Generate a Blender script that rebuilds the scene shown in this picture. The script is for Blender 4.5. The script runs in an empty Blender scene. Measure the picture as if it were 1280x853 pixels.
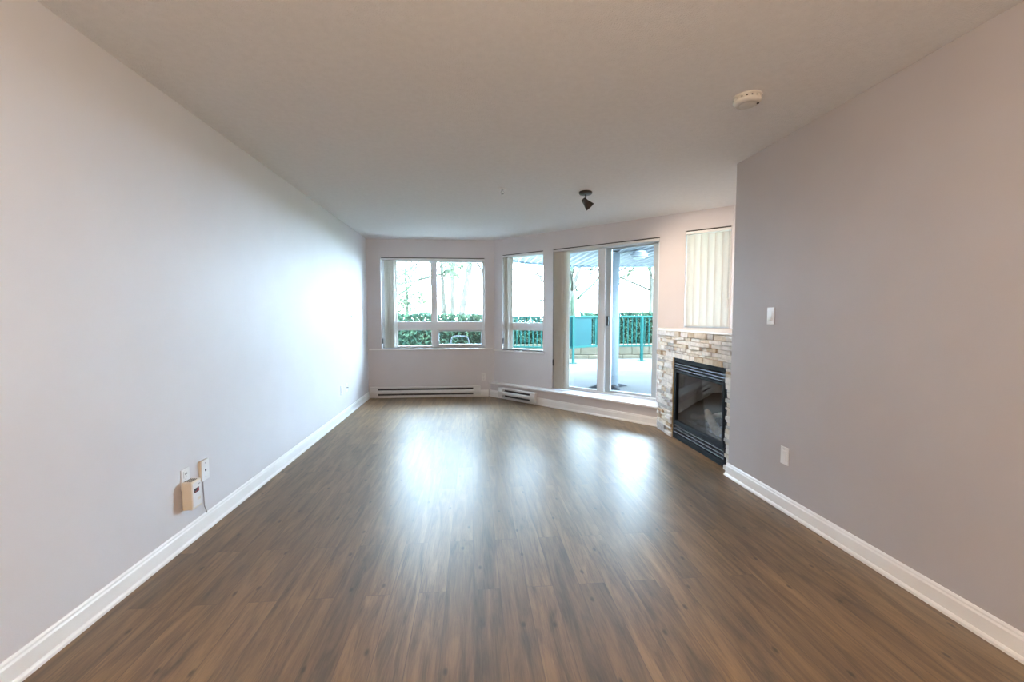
import bpy, bmesh, math, random
from mathutils import Vector, Matrix, noise as mnoise

# ------------------------------------------------------------------ camera, sky, lights, exposure
sc = bpy.context.scene
COL = sc.collection
R = math.radians

cam_d = bpy.data.cameras.new('camera')
cam_d.sensor_width = 36.0
cam_d.lens = 36.0 * 550.0 / 1280.0
cam_d.clip_start = 0.02
cam_d.clip_end = 400
cam = bpy.data.objects.new('camera', cam_d)
cam.location = (0, 0, 1.28)
cam.rotation_euler = (R(90 - 3.351), 0, R(-5.186))
COL.objects.link(cam)
sc.camera = cam

sc.view_settings.view_transform = 'Standard'
sc.view_settings.look = 'None'
sc.view_settings.gamma = 1.0
sc.view_settings.use_curve_mapping = False
sc.view_settings.exposure = 0.0
sc.cycles.diffuse_bounces = 8
sc.cycles.max_bounces = 14
sc.cycles.transparent_max_bounces = 16

w = bpy.data.worlds.new('sky')
sc.world = w
w.use_nodes = True
bg = w.node_tree.nodes['Background']
bg.inputs['Color'].default_value = (0.61, 0.81, 1.0, 1)
bg.inputs['Strength'].default_value = 68.0

def light(name, kind, loc, energy, color, rot=None, **kw):
    d = bpy.data.lights.new(name, kind)
    d.energy = energy
    d.color = color
    for k, v in kw.items():
        setattr(d, k, v)
    o = bpy.data.objects.new(name, d)
    o.location = loc
    if rot is not None:
        o.rotation_euler = rot
    COL.objects.link(o)
    return o

SUN = Vector((0.74, -0.06, 0.66)).normalized()
sun = light('sun', 'SUN', (5, 5, 9), 25.0, (1.0, 0.93, 0.82), angle=R(0.6))
sun.rotation_euler = SUN.to_track_quat('Z', 'Y').to_euler()

WARM = (1.0, 0.77, 0.54)
# the room's ceiling lamps, behind the camera
light('ceiling_lamp_light', 'POINT', (0.15, 0.35, 2.18), 47.0, WARM, shadow_soft_size=0.14)
light('ceiling_lamp_light', 'POINT', (0.15, -1.9, 2.18), 100.0, WARM, shadow_soft_size=0.14)

# ------------------------------------------------------------------ helpers
def mat(name, color=(0.8, 0.8, 0.8), rough=0.5, metal=0.0, spec=0.5):
    m = bpy.data.materials.new(name)
    m.use_nodes = True
    p = m.node_tree.nodes['Principled BSDF']
    p.inputs['Base Color'].default_value = (*color, 1)
    p.inputs['Roughness'].default_value = rough
    p.inputs['Metallic'].default_value = metal
    p.inputs['Specular IOR Level'].default_value = spec
    return m

def nd(m, typ, **inp):
    n = m.node_tree.nodes.new(typ)
    for k, v in inp.items():
        if k in n.inputs:
            n.inputs[k].default_value = v
        else:
            setattr(n, k, v)
    return n

def ln(m, a, ao, b, bi):
    m.node_tree.links.new(a.outputs[ao], b.inputs[bi])

def noisy(name, c1, c2, scale=8.0, rough=0.6, bump=0.0, bscale=None, metal=0.0, detail=4.0, spec=0.5, stretch=None):
    """procedural material: two tones mixed by noise, with an optional noise bump"""
    m = mat(name, c1, rough, metal, spec)
    p = m.node_tree.nodes['Principled BSDF']
    tc = nd(m, 'ShaderNodeTexCoord')
    mp = nd(m, 'ShaderNodeMapping')
    if stretch:
        mp.inputs['Scale'].default_value = stretch
    ln(m, tc, 'Object', mp, 'Vector')
    nz = nd(m, 'ShaderNodeTexNoise', Scale=scale, Detail=detail)
    ln(m, mp, 'Vector', nz, 'Vector')
    rp = nd(m, 'ShaderNodeValToRGB')
    rp.color_ramp.elements[0].position = 0.35
    rp.color_ramp.elements[1].position = 0.65
    rp.color_ramp.elements[0].color = (*c1, 1)
    rp.color_ramp.elements[1].color = (*c2, 1)
    ln(m, nz, 'Fac', rp, 'Fac')
    ln(m, rp, 'Color', p, 'Base Color')
    if bump:
        n2 = nd(m, 'ShaderNodeTexNoise', Scale=bscale or scale, Detail=3.0)
        ln(m, mp, 'Vector', n2, 'Vector')
        b = nd(m, 'ShaderNodeBump', Strength=bump, Distance=0.01)
        ln(m, n2, 'Fac', b, 'Height')
        ln(m, b, 'Normal', p, 'Normal')
    return m

def glass_mat(name, tint=(1, 1, 1), refl=0.07, rough=0.0):
    m = bpy.data.materials.new(name)
    m.use_nodes = True
    nt = m.node_tree
    for n in list(nt.nodes):
        nt.nodes.remove(n)
    out = nd(m, 'ShaderNodeOutputMaterial')
    tr = nd(m, 'ShaderNodeBsdfTransparent', Color=(*tint, 1))
    gl = nd(m, 'ShaderNodeBsdfGlossy', Roughness=rough)
    lw = nd(m, 'ShaderNodeLayerWeight', Blend=0.12)
    mul = nd(m, 'ShaderNodeMath', operation='MULTIPLY_ADD')
    mul.inputs[1].default_value = 0.8
    mul.inputs[2].default_value = refl * 0.5
    ln(m, lw, 'Fresnel', mul, 0)
    mx = nd(m, 'ShaderNodeMixShader')
    ln(m, mul, 'Value', mx, 'Fac')
    nt.links.new(tr.outputs[0], mx.inputs[1])
    nt.links.new(gl.outputs[0], mx.inputs[2])
    nt.links.new(mx.outputs[0], out.inputs['Surface'])
    return m

def BM():
    return bmesh.new()

def box(bm, x0, y0, z0, x1, y1, z1, bev=0.0, seg=2, M=None, mi=0):
    vs = [bm.verts.new(p) for p in ((x0,y0,z0),(x1,y0,z0),(x1,y1,z0),(x0,y1,z0),(x0,y0,z1),(x1,y0,z1),(x1,y1,z1),(x0,y1,z1))]
    fs = [bm.faces.new([vs[i] for i in q]) for q in ((0,3,2,1),(4,5,6,7),(0,1,5,4),(1,2,6,5),(2,3,7,6),(3,0,4,7))]
    for f in fs:
        f.material_index = mi
    geo = vs
    if bev > 0:
        es = list({e for f in fs for e in f.edges})
        r = bmesh.ops.bevel(bm, geom=es, offset=bev, segments=seg, affect='EDGES', profile=0.5, clamp_overlap=True, material=mi)
        geo = list({v for f in r['faces'] for v in f.verts} | {v for v in vs if v.is_valid})
    if M is not None:
        for v in geo:
            v.co = M @ v.co
    return geo

def lathe(bm, prof, seg=32, M=None, smooth=True, cap=True):
    """profile of (r, z) revolved about z"""
    rings = []
    for r, z in prof:
        if r < 1e-6:
            rings.append([bm.verts.new((0, 0, z))])
        else:
            rings.append([bm.verts.new((r*math.cos(2*math.pi*i/seg), r*math.sin(2*math.pi*i/seg), z)) for i in range(seg)])
    for a, b in zip(rings[:-1], rings[1:]):
        for i in range(seg):
            j = (i + 1) % seg
            if len(a) == 1 and len(b) == 1:
                continue
            if len(a) == 1:
                f = bm.faces.new((a[0], b[i], b[j]))
            elif len(b) == 1:
                f = bm.faces.new((a[i], a[j], b[0]))
            else:
                f = bm.faces.new((a[i], a[j], b[j], b[i]))
            f.smooth = smooth
    if cap:
        for rg in (rings[0], rings[-1]):
            if len(rg) > 1:
                bm.faces.new(rg)
    if M is not None:
        for rg in rings:
            for v in rg:
                v.co = M @ v.co

def tube(bm, pts, rads, seg=8, smooth=True, cap=True):
    pts = [Vector(p) for p in pts]
    if not hasattr(rads, '__len__'):
        rads = [rads] * len(pts)
    up = Vector((0.31, 0.2, 0.93))
    rings = []
    for i, p in enumerate(pts):
        t = (pts[min(i+1, len(pts)-1)] - pts[max(i-1, 0)]).normalized()
        a = t.cross(up)
        if a.length < 1e-3:
            a = t.cross(Vector((1, 0, 0)))
        a.normalize()
        b = t.cross(a)
        rings.append([bm.verts.new(p + (a*math.cos(2*math.pi*k/seg) + b*math.sin(2*math.pi*k/seg))*rads[i]) for k in range(seg)])
    for r0, r1 in zip(rings[:-1], rings[1:]):
        for k in range(seg):
            f = bm.faces.new((r0[k], r0[(k+1) % seg], r1[(k+1) % seg], r1[k]))
            f.smooth = smooth
    if cap:
        bm.faces.new(rings[0])
        bm.faces.new(rings[-1])

def extrude_poly(bm, poly, z0, z1):
    a = [bm.verts.new((x, y, z0)) for x, y in poly]
    b = [bm.verts.new((x, y, z1)) for x, y in poly]
    n = len(poly)
    for i in range(n):
        bm.faces.new((a[i], a[(i+1) % n], b[(i+1) % n], b[i]))
    bm.faces.new(a)
    bm.faces.new(b)

def sweep(bm, prof, path, side=1.0, closed_ends=True):
    """profile (off, z) swept along a plan path with mitred corners; off goes to the left of the path times side"""
    path = [Vector((p[0], p[1])) for p in path]
    rings = []
    for i, p in enumerate(path):
        dirs = []
        if i > 0:
            dirs.append((path[i] - path[i-1]).normalized())
        if i < len(path) - 1:
            dirs.append((path[i+1] - path[i]).normalized())
        ns = [Vector((-d.y, d.x)) for d in dirs]
        if len(ns) == 2:
            nn = (ns[0] + ns[1]).normalized()
            nn = nn / max(0.3, nn.dot(ns[0]))
        else:
            nn = ns[0]
        rings.append([bm.verts.new((p.x + nn.x*o*side, p.y + nn.y*o*side, z)) for o, z in prof])
    n = len(prof)
    for a, b in zip(rings[:-1], rings[1:]):
        for k in range(n):
            bm.faces.new((a[k], a[(k+1) % n], b[(k+1) % n], b[k]))
    if closed_ends:
        bm.faces.new(rings[0])
        bm.faces.new(rings[-1])

def obj(name, bm, m, parent=None, bevel=0.0, smooth_angle=None, M=None):
    if M is not None:
        bmesh.ops.transform(bm, matrix=M, verts=bm.verts)
    bmesh.ops.recalc_face_normals(bm, faces=bm.faces)
    me = bpy.data.meshes.new(name)
    bm.to_mesh(me)
    bm.free()
    ms = m if isinstance(m, (list, tuple)) else [m]
    for x in ms:
        me.materials.append(x)
    o = bpy.data.objects.new(name, me)
    COL.objects.link(o)
    if parent is not None:
        o.parent = parent
    if bevel:
        md = o.modifiers.new('bevel', 'BEVEL')
        md.width = bevel
        md.segments = 2
        md.limit_method = 'ANGLE'
    return o

def tag(o, label, cat, group=None, kind=None):
    o['label'] = label
    o['category'] = cat
    if group:
        o['group'] = group
    if kind:
        o['kind'] = kind
    return o

def empty(name, loc, label, cat, group=None, rotz=0.0, kind=None):
    o = bpy.data.objects.new(name, None)
    o.empty_display_size = 0.05
    o.location = loc
    o.rotation_euler = (0, 0, rotz)
    COL.objects.link(o)
    return tag(o, label, cat, group, kind)

def struct(name, bm, m, parent=None, label=None, cat=None, **k):
    o = obj(name, bm, m, parent, **k)
    if parent is None:
        o['kind'] = 'structure'
        if label:
            o['label'] = label
        if cat:
            o['category'] = cat
    return o

def sroot(name, M, label=None, cat=None):
    o = bpy.data.objects.new(name, None)
    o.empty_display_size = 0.05
    o.matrix_world = M
    COL.objects.link(o)
    o['kind'] = 'structure'
    if label:
        o['label'] = label
    if cat:
        o['category'] = cat
    return o

def copy_tree(src, parent=None):
    c = src.copy()
    COL.objects.link(c)
    if parent is not None:
        c.parent = parent
    for ch in list(src.children):
        copy_tree(ch, c)
    return c

# ------------------------------------------------------------------ materials
M_wall = noisy('wall_paint', (0.660, 0.640, 0.668), (0.680, 0.660, 0.688), 3.0, 0.62, 0.05, 260.0, spec=0.3)
M_wall2 = noisy('right_wall_darker', (0.485, 0.455, 0.470), (0.500, 0.470, 0.485), 3.0, 0.62, 0.05, 260.0, spec=0.3)  # right wall only, a darker tone than the other walls
M_ceil = noisy('ceiling_texture', (0.85, 0.85, 0.86), (0.88, 0.88, 0.89), 30.0, 0.85, 0.55, 150.0, spec=0.15)
M_trim = noisy('white_trim_paint', (0.87, 0.87, 0.88), (0.90, 0.90, 0.91), 5.0, 0.35, 0.0)
M_vinyl = noisy('white_window_vinyl', (0.77, 0.82, 0.87), (0.80, 0.85, 0.90), 4.0, 0.38)
M_stile = noisy('grey_blue_aluminium', (0.46, 0.54, 0.60), (0.50, 0.58, 0.64), 4.0, 0.4, metal=0.0)
M_dark = noisy('dark_plastic', (0.02, 0.025, 0.03), (0.03, 0.035, 0.04), 20.0, 0.4)
M_glass = glass_mat('window_glass', (0.97, 0.985, 0.98), 0.06)
M_plastic = noisy('white_plastic', (0.78, 0.78, 0.79), (0.81, 0.81, 0.82), 10.0, 0.35)
M_ivory = noisy('ivory_plastic', (0.74, 0.68, 0.58), (0.78, 0.72, 0.62), 10.0, 0.4)
M_slot = noisy('slot_shadow_black', (0.02, 0.02, 0.02), (0.03, 0.03, 0.03), 20.0, 0.7)
M_heater = noisy('heater_enamel', (0.72, 0.72, 0.73), (0.75, 0.75, 0.76), 8.0, 0.4)
M_heatslot = noisy('heater_inside', (0.05, 0.05, 0.055), (0.08, 0.08, 0.085), 40.0, 0.6)

def floor_material():
    m = mat('vinyl_plank_floor', (0.17, 0.10, 0.06), 0.3)
    p = m.node_tree.nodes['Principled BSDF']
    tc = nd(m, 'ShaderNodeTexCoord')
    sp = nd(m, 'ShaderNodeSeparateXYZ')
    ln(m, tc, 'Object', sp, 'Vector')
    cb = nd(m, 'ShaderNodeCombineXYZ')
    ln(m, sp, 'Y', cb, 'X')
    ln(m, sp, 'X', cb, 'Y')
    br = nd(m, 'ShaderNodeTexBrick', offset=0.37, offset_frequency=2, squash=1.0)
    br.inputs['Scale'].default_value = 1.0
    br.inputs['Brick Width'].default_value = 1.22
    br.inputs['Row Height'].default_value = 0.125
    br.inputs['Mortar Size'].default_value = 0.0012
    br.inputs['Mortar Smooth'].default_value = 0.1
    br.inputs['Bias'].default_value = 0.0
    br.inputs['Color1'].default_value = (0, 0, 0, 1)
    br.inputs['Color2'].default_value = (1, 1, 1, 1)
    br.inputs['Mortar'].default_value = (0.5, 0.5, 0.5, 1)
    ln(m, cb, 'Vector', br, 'Vector')
    # grain, shifted from plank to plank
    sc_ = nd(m, 'ShaderNodeVectorMath', operation='MULTIPLY')
    sc_.inputs[1].default_value = (1.0, 9.0, 1.0)
    ln(m, cb, 'Vector', sc_, 0)
    sh = nd(m, 'ShaderNodeVectorMath', operation='MULTIPLY_ADD')
    ln(m, br, 'Color', sh, 0)
    sh.inputs[1].default_value = (17.0, 31.0, 7.0)
    ln(m, sc_, 'Vector', sh, 2)
    g1 = nd(m, 'ShaderNodeTexNoise', Scale=2.2, Detail=7.0, Roughness=0.62, Distortion=0.9)
    ln(m, sh, 'Vector', g1, 'Vector')
    fin = nd(m, 'ShaderNodeVectorMath', operation='MULTIPLY')
    fin.inputs[1].default_value = (3.0, 8.0, 1.0)
    ln(m, sh, 'Vector', fin, 0)
    g2 = nd(m, 'ShaderNodeTexNoise', Scale=3.0, Detail=5.0, Roughness=0.7)
    ln(m, fin, 'Vector', g2, 'Vector')
    ramp = nd(m, 'ShaderNodeValToRGB')
    cr = ramp.color_ramp
    cr.elements[0].position = 0.26
    cr.elements[0].color = (0.052, 0.032, 0.016, 1)
    cr.elements[1].position = 0.78
    cr.elements[1].color = (0.340, 0.212, 0.102, 1)
    e = cr.elements.new(0.50)
    e.color = (0.185, 0.113, 0.055, 1)
    ad = nd(m, 'ShaderNodeMath', operation='MULTIPLY_ADD')
    ln(m, g2, 'Fac', ad, 0)
    ad.inputs[1].default_value = 0.48
    ln(m, g1, 'Fac', ad, 2)
    su = nd(m, 'ShaderNodeMath', operation='SUBTRACT')
    ln(m, ad, 'Value', su, 0)
    su.inputs[1].default_value = 0.24
    ln(m, su, 'Value', ramp, 'Fac')
    # plank to plank brightness
    vb = nd(m, 'ShaderNodeMapRange')
    ln(m, br, 'Color', vb, 'Value')
    vb.inputs['To Min'].default_value = 0.72
    vb.inputs['To Max'].default_value = 1.18
    mu = nd(m, 'ShaderNodeVectorMath', operation='SCALE')
    ln(m, ramp, 'Color', mu, 0)
    ln(m, vb, 'Result', mu, 'Scale')
    # knots
    ks = nd(m, 'ShaderNodeVectorMath', operation='MULTIPLY')
    ks.inputs[1].default_value = (2.1, 4.6, 1.0)
    ln(m, cb, 'Vector', ks, 0)
    vo = nd(m, 'ShaderNodeTexVoronoi', voronoi_dimensions='2D', Scale=1.0)
    ln(m, ks, 'Vector', vo, 'Vector')
    kr = nd(m, 'ShaderNodeMapRange')
    ln(m, vo, 'Distance', kr, 'Value')
    kr.inputs['From Min'].default_value = 0.018
    kr.inputs['From Max'].default_value = 0.050
    kr.inputs['To Min'].default_value = 0.30
    kr.inputs['To Max'].default_value = 1.0
    m2 = nd(m, 'ShaderNodeVectorMath', operation='SCALE')
    ln(m, mu, 'Vector', m2, 0)
    ln(m, kr, 'Result', m2, 'Scale')
    # dark seams
    mx = nd(m, 'ShaderNodeMix', data_type='RGBA')
    ln(m, br, 'Fac', mx, 'Factor')
    m.node_tree.links.new(m2.outputs['Vector'], mx.inputs[6])
    mx.inputs[7].default_value = (0.09, 0.058, 0.036, 1)
    m.node_tree.links.new(mx.outputs[2], p.inputs['Base Color'])
    rr = nd(m, 'ShaderNodeMapRange')
    ln(m, g2, 'Fac', rr, 'Value')
    rr.inputs['To Min'].default_value = 0.31
    rr.inputs['To Max'].default_value = 0.46
    ln(m, rr, 'Result', p, 'Roughness')
    b = nd(m, 'ShaderNodeBump', Strength=0.10, Distance=0.004)
    ln(m, g1, 'Fac', b, 'Height')
    ln(m, b, 'Normal', p, 'Normal')
    p.inputs['Specular IOR Level'].default_value = 0.5
    p.inputs['IOR'].default_value = 2.0
    return m
M_floor = floor_material()

# ------------------------------------------------------------------ the room shell
XL, XR, YF, ZC = -1.595, 2.03, 6.91, 2.44
YB = -3.2                                     # wall behind the camera
A0 = Vector((0.329, 6.928))                   # start of the 45 degree wall
AD = Vector((1, -1)).normalized()             # along it
AN = Vector((1, 1)).normalized()              # outwards
AL = 3.44
A1 = A0 + AD*AL
TH = 0.20
XA = A1.x                                     # alcove side wall
YE = 3.28                                     # end of the right wall
outline = [(XL-0.2, YB-0.2), (XR+0.2, YB-0.2), (XR+0.2, 3.08), (XA+0.2, 3.08), (XA+0.2, A1.y+0.06),
           tuple(A1 + AN*TH), tuple(A0 + AN*TH + AD*-0.04), (0.37, YF+TH), (XL-0.2, YF+TH)]

bm = BM(); extrude_poly(bm, outline, -0.12, 0.0)
struct('floor', bm, M_floor)
bm = BM(); extrude_poly(bm, outline, ZC, ZC+0.14)
struct('ceiling', bm, M_ceil)

def wall_cells(bm, L, z0, z1, th, opens):
    """wall with holes in local coords: x along, y outwards (0 = room face), z up"""
    xs = sorted({0, L} | {o[0] for o in opens} | {o[1] for o in opens})
    zs = sorted({z0, z1} | {o[2] for o in opens} | {o[3] for o in opens})
    solid = {}
    for i in range(len(xs)-1):
        for j in range(len(zs)-1):
            cx, cz = (xs[i]+xs[i+1])/2, (zs[j]+zs[j+1])/2
            solid[i, j] = not any(o[0] < cx < o[1] and o[2] < cz < o[3] for o in opens)
    cache = {}
    def v(x, y, z):
        k = (round(x, 5), y, round(z, 5))
        if k not in cache:
            cache[k] = bm.verts.new((x, y, z))
        return cache[k]
    for (i, j), s in solid.items():
        if not s:
            continue
        a, b, c, d = xs[i], xs[i+1], zs[j], zs[j+1]
        bm.faces.new((v(a,0,c), v(b,0,c), v(b,0,d), v(a,0,d)))
        bm.faces.new((v(a,th,c), v(a,th,d), v(b,th,d), v(b,th,c)))
        if not solid.get((i-1, j), False):
            bm.faces.new((v(a,0,c), v(a,0,d), v(a,th,d), v(a,th,c)))
        if not solid.get((i+1, j), False):
            bm.faces.new((v(b,0,c), v(b,th,c), v(b,th,d), v(b,0,d)))
        if not solid.get((i, j-1), False):
            bm.faces.new((v(a,0,c), v(a,th,c), v(b,th,c), v(b,0,c)))
        if not solid.get((i, j+1), False):
            bm.faces.new((v(a,0,d), v(b,0,d), v(b,th,d), v(a,th,d)))

# far wall frame: local x = world X - XL
M_far = Matrix.Translation((XL, YF, 0))
W1 = (-1.385-XL, 0.20-XL, 0.765, 2.165)       # window 1 opening (local)
bm = BM(); wall_cells(bm, 0.37-XL, 0, ZC, TH, [W1])
struct('wall_far', bm, M_wall, M=M_far)
# 45 degree wall: local x along, y outwards
M_ang = Matrix(((AD.x, AN.x, 0, A0.x), (AD.y, AN.y, 0, A0.y), (0, 0, 1, 0), (0, 0, 0, 1)))
W2 = (0.19, 0.965, 0.745, 2.20)
DR = (1.135, 2.65, 0.215, 2.20)
W3 = (2.95, 3.425, 1.14, 2.232)
bm = BM(); wall_cells(bm, AL+0.02, 0, ZC, TH, [W2, DR, W3])
struct('wall_angled', bm, M_wall, M=M_ang)
bm = BM(); box(bm, XL-0.15, YB-0.15, 0, XL, YF+TH, ZC)
struct('wall_left', bm, M_wall)
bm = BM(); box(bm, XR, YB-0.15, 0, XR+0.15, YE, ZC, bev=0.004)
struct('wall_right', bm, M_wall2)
bm = BM(); box(bm, XA, YE-0.12, 0, XA+0.15, A1.y+0.03, ZC)
struct('wall_alcove_side', bm, M_wall)
bm = BM(); box(bm, XR+0.15, YE-0.15, 0, XA, YE-0.01, ZC)
struct('wall_alcove_back', bm, M_wall)
bm = BM(); box(bm, XL, YB-0.15, 0, XR, YB, ZC)
struct('wall_back', bm, M_wall)

# ledge in front of the 45 degree wall (platform with a nosed board on top)
P1 = Vector((0.262, 6.91)); P2 = Vector((2.115, 4.82))
LD = (P2 - P1).normalized(); LN = Vector((-LD.y, LD.x))*-1.0     # LN points into the room
LL = (P2 - P1).length
F1 = P1 - LN*0.018; F2 = P2 - LN*0.018
back1 = A0 + AD*0.0; back2 = A0 + AD*2.70
bm = BM(); extrude_poly(bm, [tuple(F1), tuple(F2), tuple(back2), tuple(back1)], 0, 0.212)
struct('wall_ledge_base', bm, M_wall)
G1 = P1 + LN*0.022 - LD*0.0; G2 = P2 + LN*0.022 + LD*0.015
bm = BM(); extrude_poly(bm, [tuple(G1), tuple(G2), tuple(back2 + AD*0.0), tuple(back1)], 0.212, 0.235)
struct('trim_1', bm, M_trim, bevel=0.006)

# baseboards: cap, flat board and shoe
BP = [(0, 0), (0.022, 0), (0.022, 0.012), (0.017, 0.020), (0.013, 0.022), (0.013, 0.080), (0.009, 0.088), (0.009, 0.096), (0.004, 0.104), (0, 0.104)]
bm = BM(); sweep(bm, BP, [(XL, YB), (XL, YF)], side=-1)
struct('baseboard_left', bm, M_trim)
bm = BM(); sweep(bm, BP, [(XL+0.022, YF), (0.255, YF)], side=-1)
struct('baseboard_far', bm, M_trim)
bm = BM(); sweep(bm, BP, [tuple(F1 + LD*0.01), tuple(F2 - LD*0.004)], side=-1)
struct('baseboard_angled', bm, M_trim)
bm = BM(); sweep(bm, BP, [(XR, YB), (XR, YE), (XR+0.06, YE)], side=1)
struct('baseboard_right', bm, M_trim)

# window sills (thin boards at the bottom of the openings)
bm = BM(); box(bm, XL+0.02, YF-0.018, 0.743, 0.325, YF+0.02, 0.765, bev=0.004)
box(bm, -1.385, YF+0.02, 0.743, 0.20, YF+0.19, 0.765)
struct('trim_2', bm, M_trim)
bm = BM(); box(bm, 0.02, -0.016, 0.722, 0.985, 0.0, 0.745, bev=0.003)
box(bm, 0.19, 0.0, 0.727, 0.965, 0.19, 0.745)
struct('trim_3', bm, M_trim, M=M_ang)

# ------------------------------------------------------------------ windows and patio door
def frame_ring(bm, x0, x1, z0, z1, y0, y1, t, tb=None, tt=None, bev=0.004):
    tb = tb or t; tt = tt or t
    box(bm, x0, y0, z0, x0+t, y1, z1, bev)
    box(bm, x1-t, y0, z0, x1, y1, z1, bev)
    box(bm, x0+t, y0, z0, x1-t, y1, z0+tb, bev)
    box(bm, x0+t, y0, z1-tt, x1-t, y1, z1, bev)

def pane(name, x0, x1, z0, z1, y, m, parent):
    bm = BM(); box(bm, x0, y-0.003, z0, x1, y+0.003, z1)
    return obj(name, bm, m, parent)

# window 1 : far wall (local coords of M_far)
r = sroot('window_1', M_far, 'white window over the long heater, two panes above two low panes', 'window')
x0, x1, z0, z1 = W1
bm = BM()
frame_ring(bm, x0+0.001, x1-0.001, z0+0.001, z1-0.001, 0.095, 0.165, 0.036, 0.034, 0.055)
cx0, cx1 = -0.638-XL, -0.543-XL
box(bm, cx0, 0.09, z0+0.03, cx1, 0.165, z1-0.05, 0.004)
box(bm, x0+0.03, 0.088, 1.045, x1-0.03, 0.165, 1.182, 0.004)
obj('window_frame', bm, M_vinyl, r)
pane('pane', x0+0.03, cx0, 1.182, z1-0.05, 0.13, M_glass, r)
pane('pane', cx1, x1-0.03, 1.182, z1-0.05, 0.13, M_glass, r)
pane('pane', x0+0.03, cx0, z0+0.03, 1.045, 0.13, M_glass, r)
bm = BM(); frame_ring(bm, cx1+0.002, x1-0.038, z0+0.036, 1.043, 0.084, 0.150, 0.022, bev=0.003)
s = obj('awning_sash', bm, M_stile, r)
pane('pane', cx1+0.02, x1-0.056, z0+0.055, 1.025, 0.12, M_glass, s)
bm = BM(); box(bm, cx1+0.27, 0.060, z0+0.038, cx1+0.37, 0.086, z0+0.052, 0.004)
tube(bm, [(cx1+0.32, 0.065, z0+0.05), (cx1+0.35, 0.055, z0+0.056), (cx1+0.40, 0.055, z0+0.057)], 0.005)
obj('crank_handle', bm, M_vinyl, s)

# window 2 : 45 degree wall
r = sroot('window_2', M_ang, 'narrow white window on the angled wall left of the patio door', 'window')
x0, x1, z0, z1 = W2
bm = BM()
frame_ring(bm, x0+0.001, x1-0.001, z0+0.001, z1-0.001, 0.09, 0.16, 0.034, 0.022, 0.04)
box(bm, x0+0.03, 0.086, 1.052, x1-0.03, 0.16, 1.165, 0.004)
obj('window_frame', bm, M_vinyl, r)
pane('pane', x0+0.03, x1-0.03, 1.165, z1-0.035, 0.125, M_glass, r)
pane('pane', x0+0.03, x1-0.03, z0+0.02, 1.052, 0.125, M_glass, r)
bm = BM(); box(bm, 0.40, 0.062, z0+0.004, 0.56, 0.09, z0+0.016, 0.003)
box(bm, 0.44, 0.060, z0+0.012, 0.60, 0.070, z0+0.020, 0.003)
obj('crank_handle', bm, M_stile, r)

# sliding patio door
r = sroot('door_1', M_ang, 'white sliding glass patio door beside the stone fireplace', 'door')
x0, x1, z0, z1 = DR
z0 = 0.236
bm = BM()
frame_ring(bm, x0+0.001, x1-0.001, z0, z1-0.001, 0.07, 0.19, 0.040, 0.026, 0.045)
obj('door_frame', bm, M_vinyl, r)
bm = BM(); frame_ring(bm, x0+0.04, 1.895, z0+0.024, z1-0.045, 0.085, 0.125, 0.10, 0.022, 0.02)
s = obj('fixed_panel', bm, M_vinyl, r)
pane('pane', x0+0.12, 1.80, z0+0.04, z1-0.06, 0.105, M_glass, s)
bm = BM(); frame_ring(bm, 1.875, x1-0.041, z0+0.024, z1-0.045, 0.135, 0.175, 0.085, 0.028, 0.022)
s = obj('sliding_panel', bm, M_stile, r)
pane('pane', 1.95, x1-0.08, z0+0.05, z1-0.06, 0.155, M_glass, s)
bm = BM(); box(bm, 1.915, 0.100, 1.14, 1.945, 0.136, 1.27, 0.005)
obj('handle', bm, M_dark, s)

# window 3 : behind the closed blind over the mantel
r = sroot('window_3', M_ang, 'narrow window behind the closed blind over the stone mantel', 'window')
x0, x1, z0, z1 = W3
bm = BM(); frame_ring(bm, x0+0.001, x1-0.001, z0+0.001, z1-0.001, 0.10, 0.16, 0.03)
obj('window_frame', bm, M_vinyl, r)
pane('pane', x0+0.025, x1-0.025, z0+0.025, z1-0.025, 0.13, M_glass, r)

# ------------------------------------------------------------------ vertical blinds
def fabric(name, c, trans=0.25):
    m = mat(name, c, 0.55)
    nt = m.node_tree
    p = nt.nodes['Principled BSDF']
    out = [n for n in nt.nodes if n.type == 'OUTPUT_MATERIAL'][0]
    tl = nd(m, 'ShaderNodeBsdfTranslucent', Color=(*c, 1))
    tc = nd(m, 'ShaderNodeTexCoord')
    nz = nd(m, 'ShaderNodeTexNoise', Scale=60.0, Detail=2.0)
    ln(m, tc, 'Object', nz, 'Vector')
    b = nd(m, 'ShaderNodeBump', Strength=0.05, Distance=0.002)
    ln(m, nz, 'Fac', b, 'Height')
    ln(m, b, 'Normal', p, 'Normal')
    mx = nd(m, 'ShaderNodeMixShader', Fac=trans)
    nt.links.new(p.outputs[0], mx.inputs[1])
    nt.links.new(tl.outputs[0], mx.inputs[2])
    nt.links.new(mx.outputs[0], out.inputs['Surface'])
    return m
M_vane = fabric('vane_vinyl', (0.86, 0.85, 0.82), 0.55)
M_rail = noisy('headrail_white', (0.74, 0.75, 0.76), (0.77, 0.78, 0.79), 6.0, 0.4)
M_chain = noisy('chain_grey', (0.45, 0.46, 0.47), (0.5, 0.51, 0.52), 30.0, 0.5)

def vane_mesh(h, wd=0.089):
    bm = BM()
    n = 6
    fr, bk = [], []
    for i in range(n+1):
        u = (i/n - 0.5)
        y = 0.006*(1 - (2*u)**2)
        fr.append((u*wd, y - 0.0006)); bk.append((u*wd, y + 0.0006))
    poly = fr + bk[::-1]
    extrude_poly(bm, poly, 0, h)
    me = bpy.data.meshes.new('vane')
    bmesh.ops.recalc_face_normals(bm, faces=bm.faces)
    bm.to_mesh(me); bm.free()
    me.materials.append(M_vane)
    return me

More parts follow.
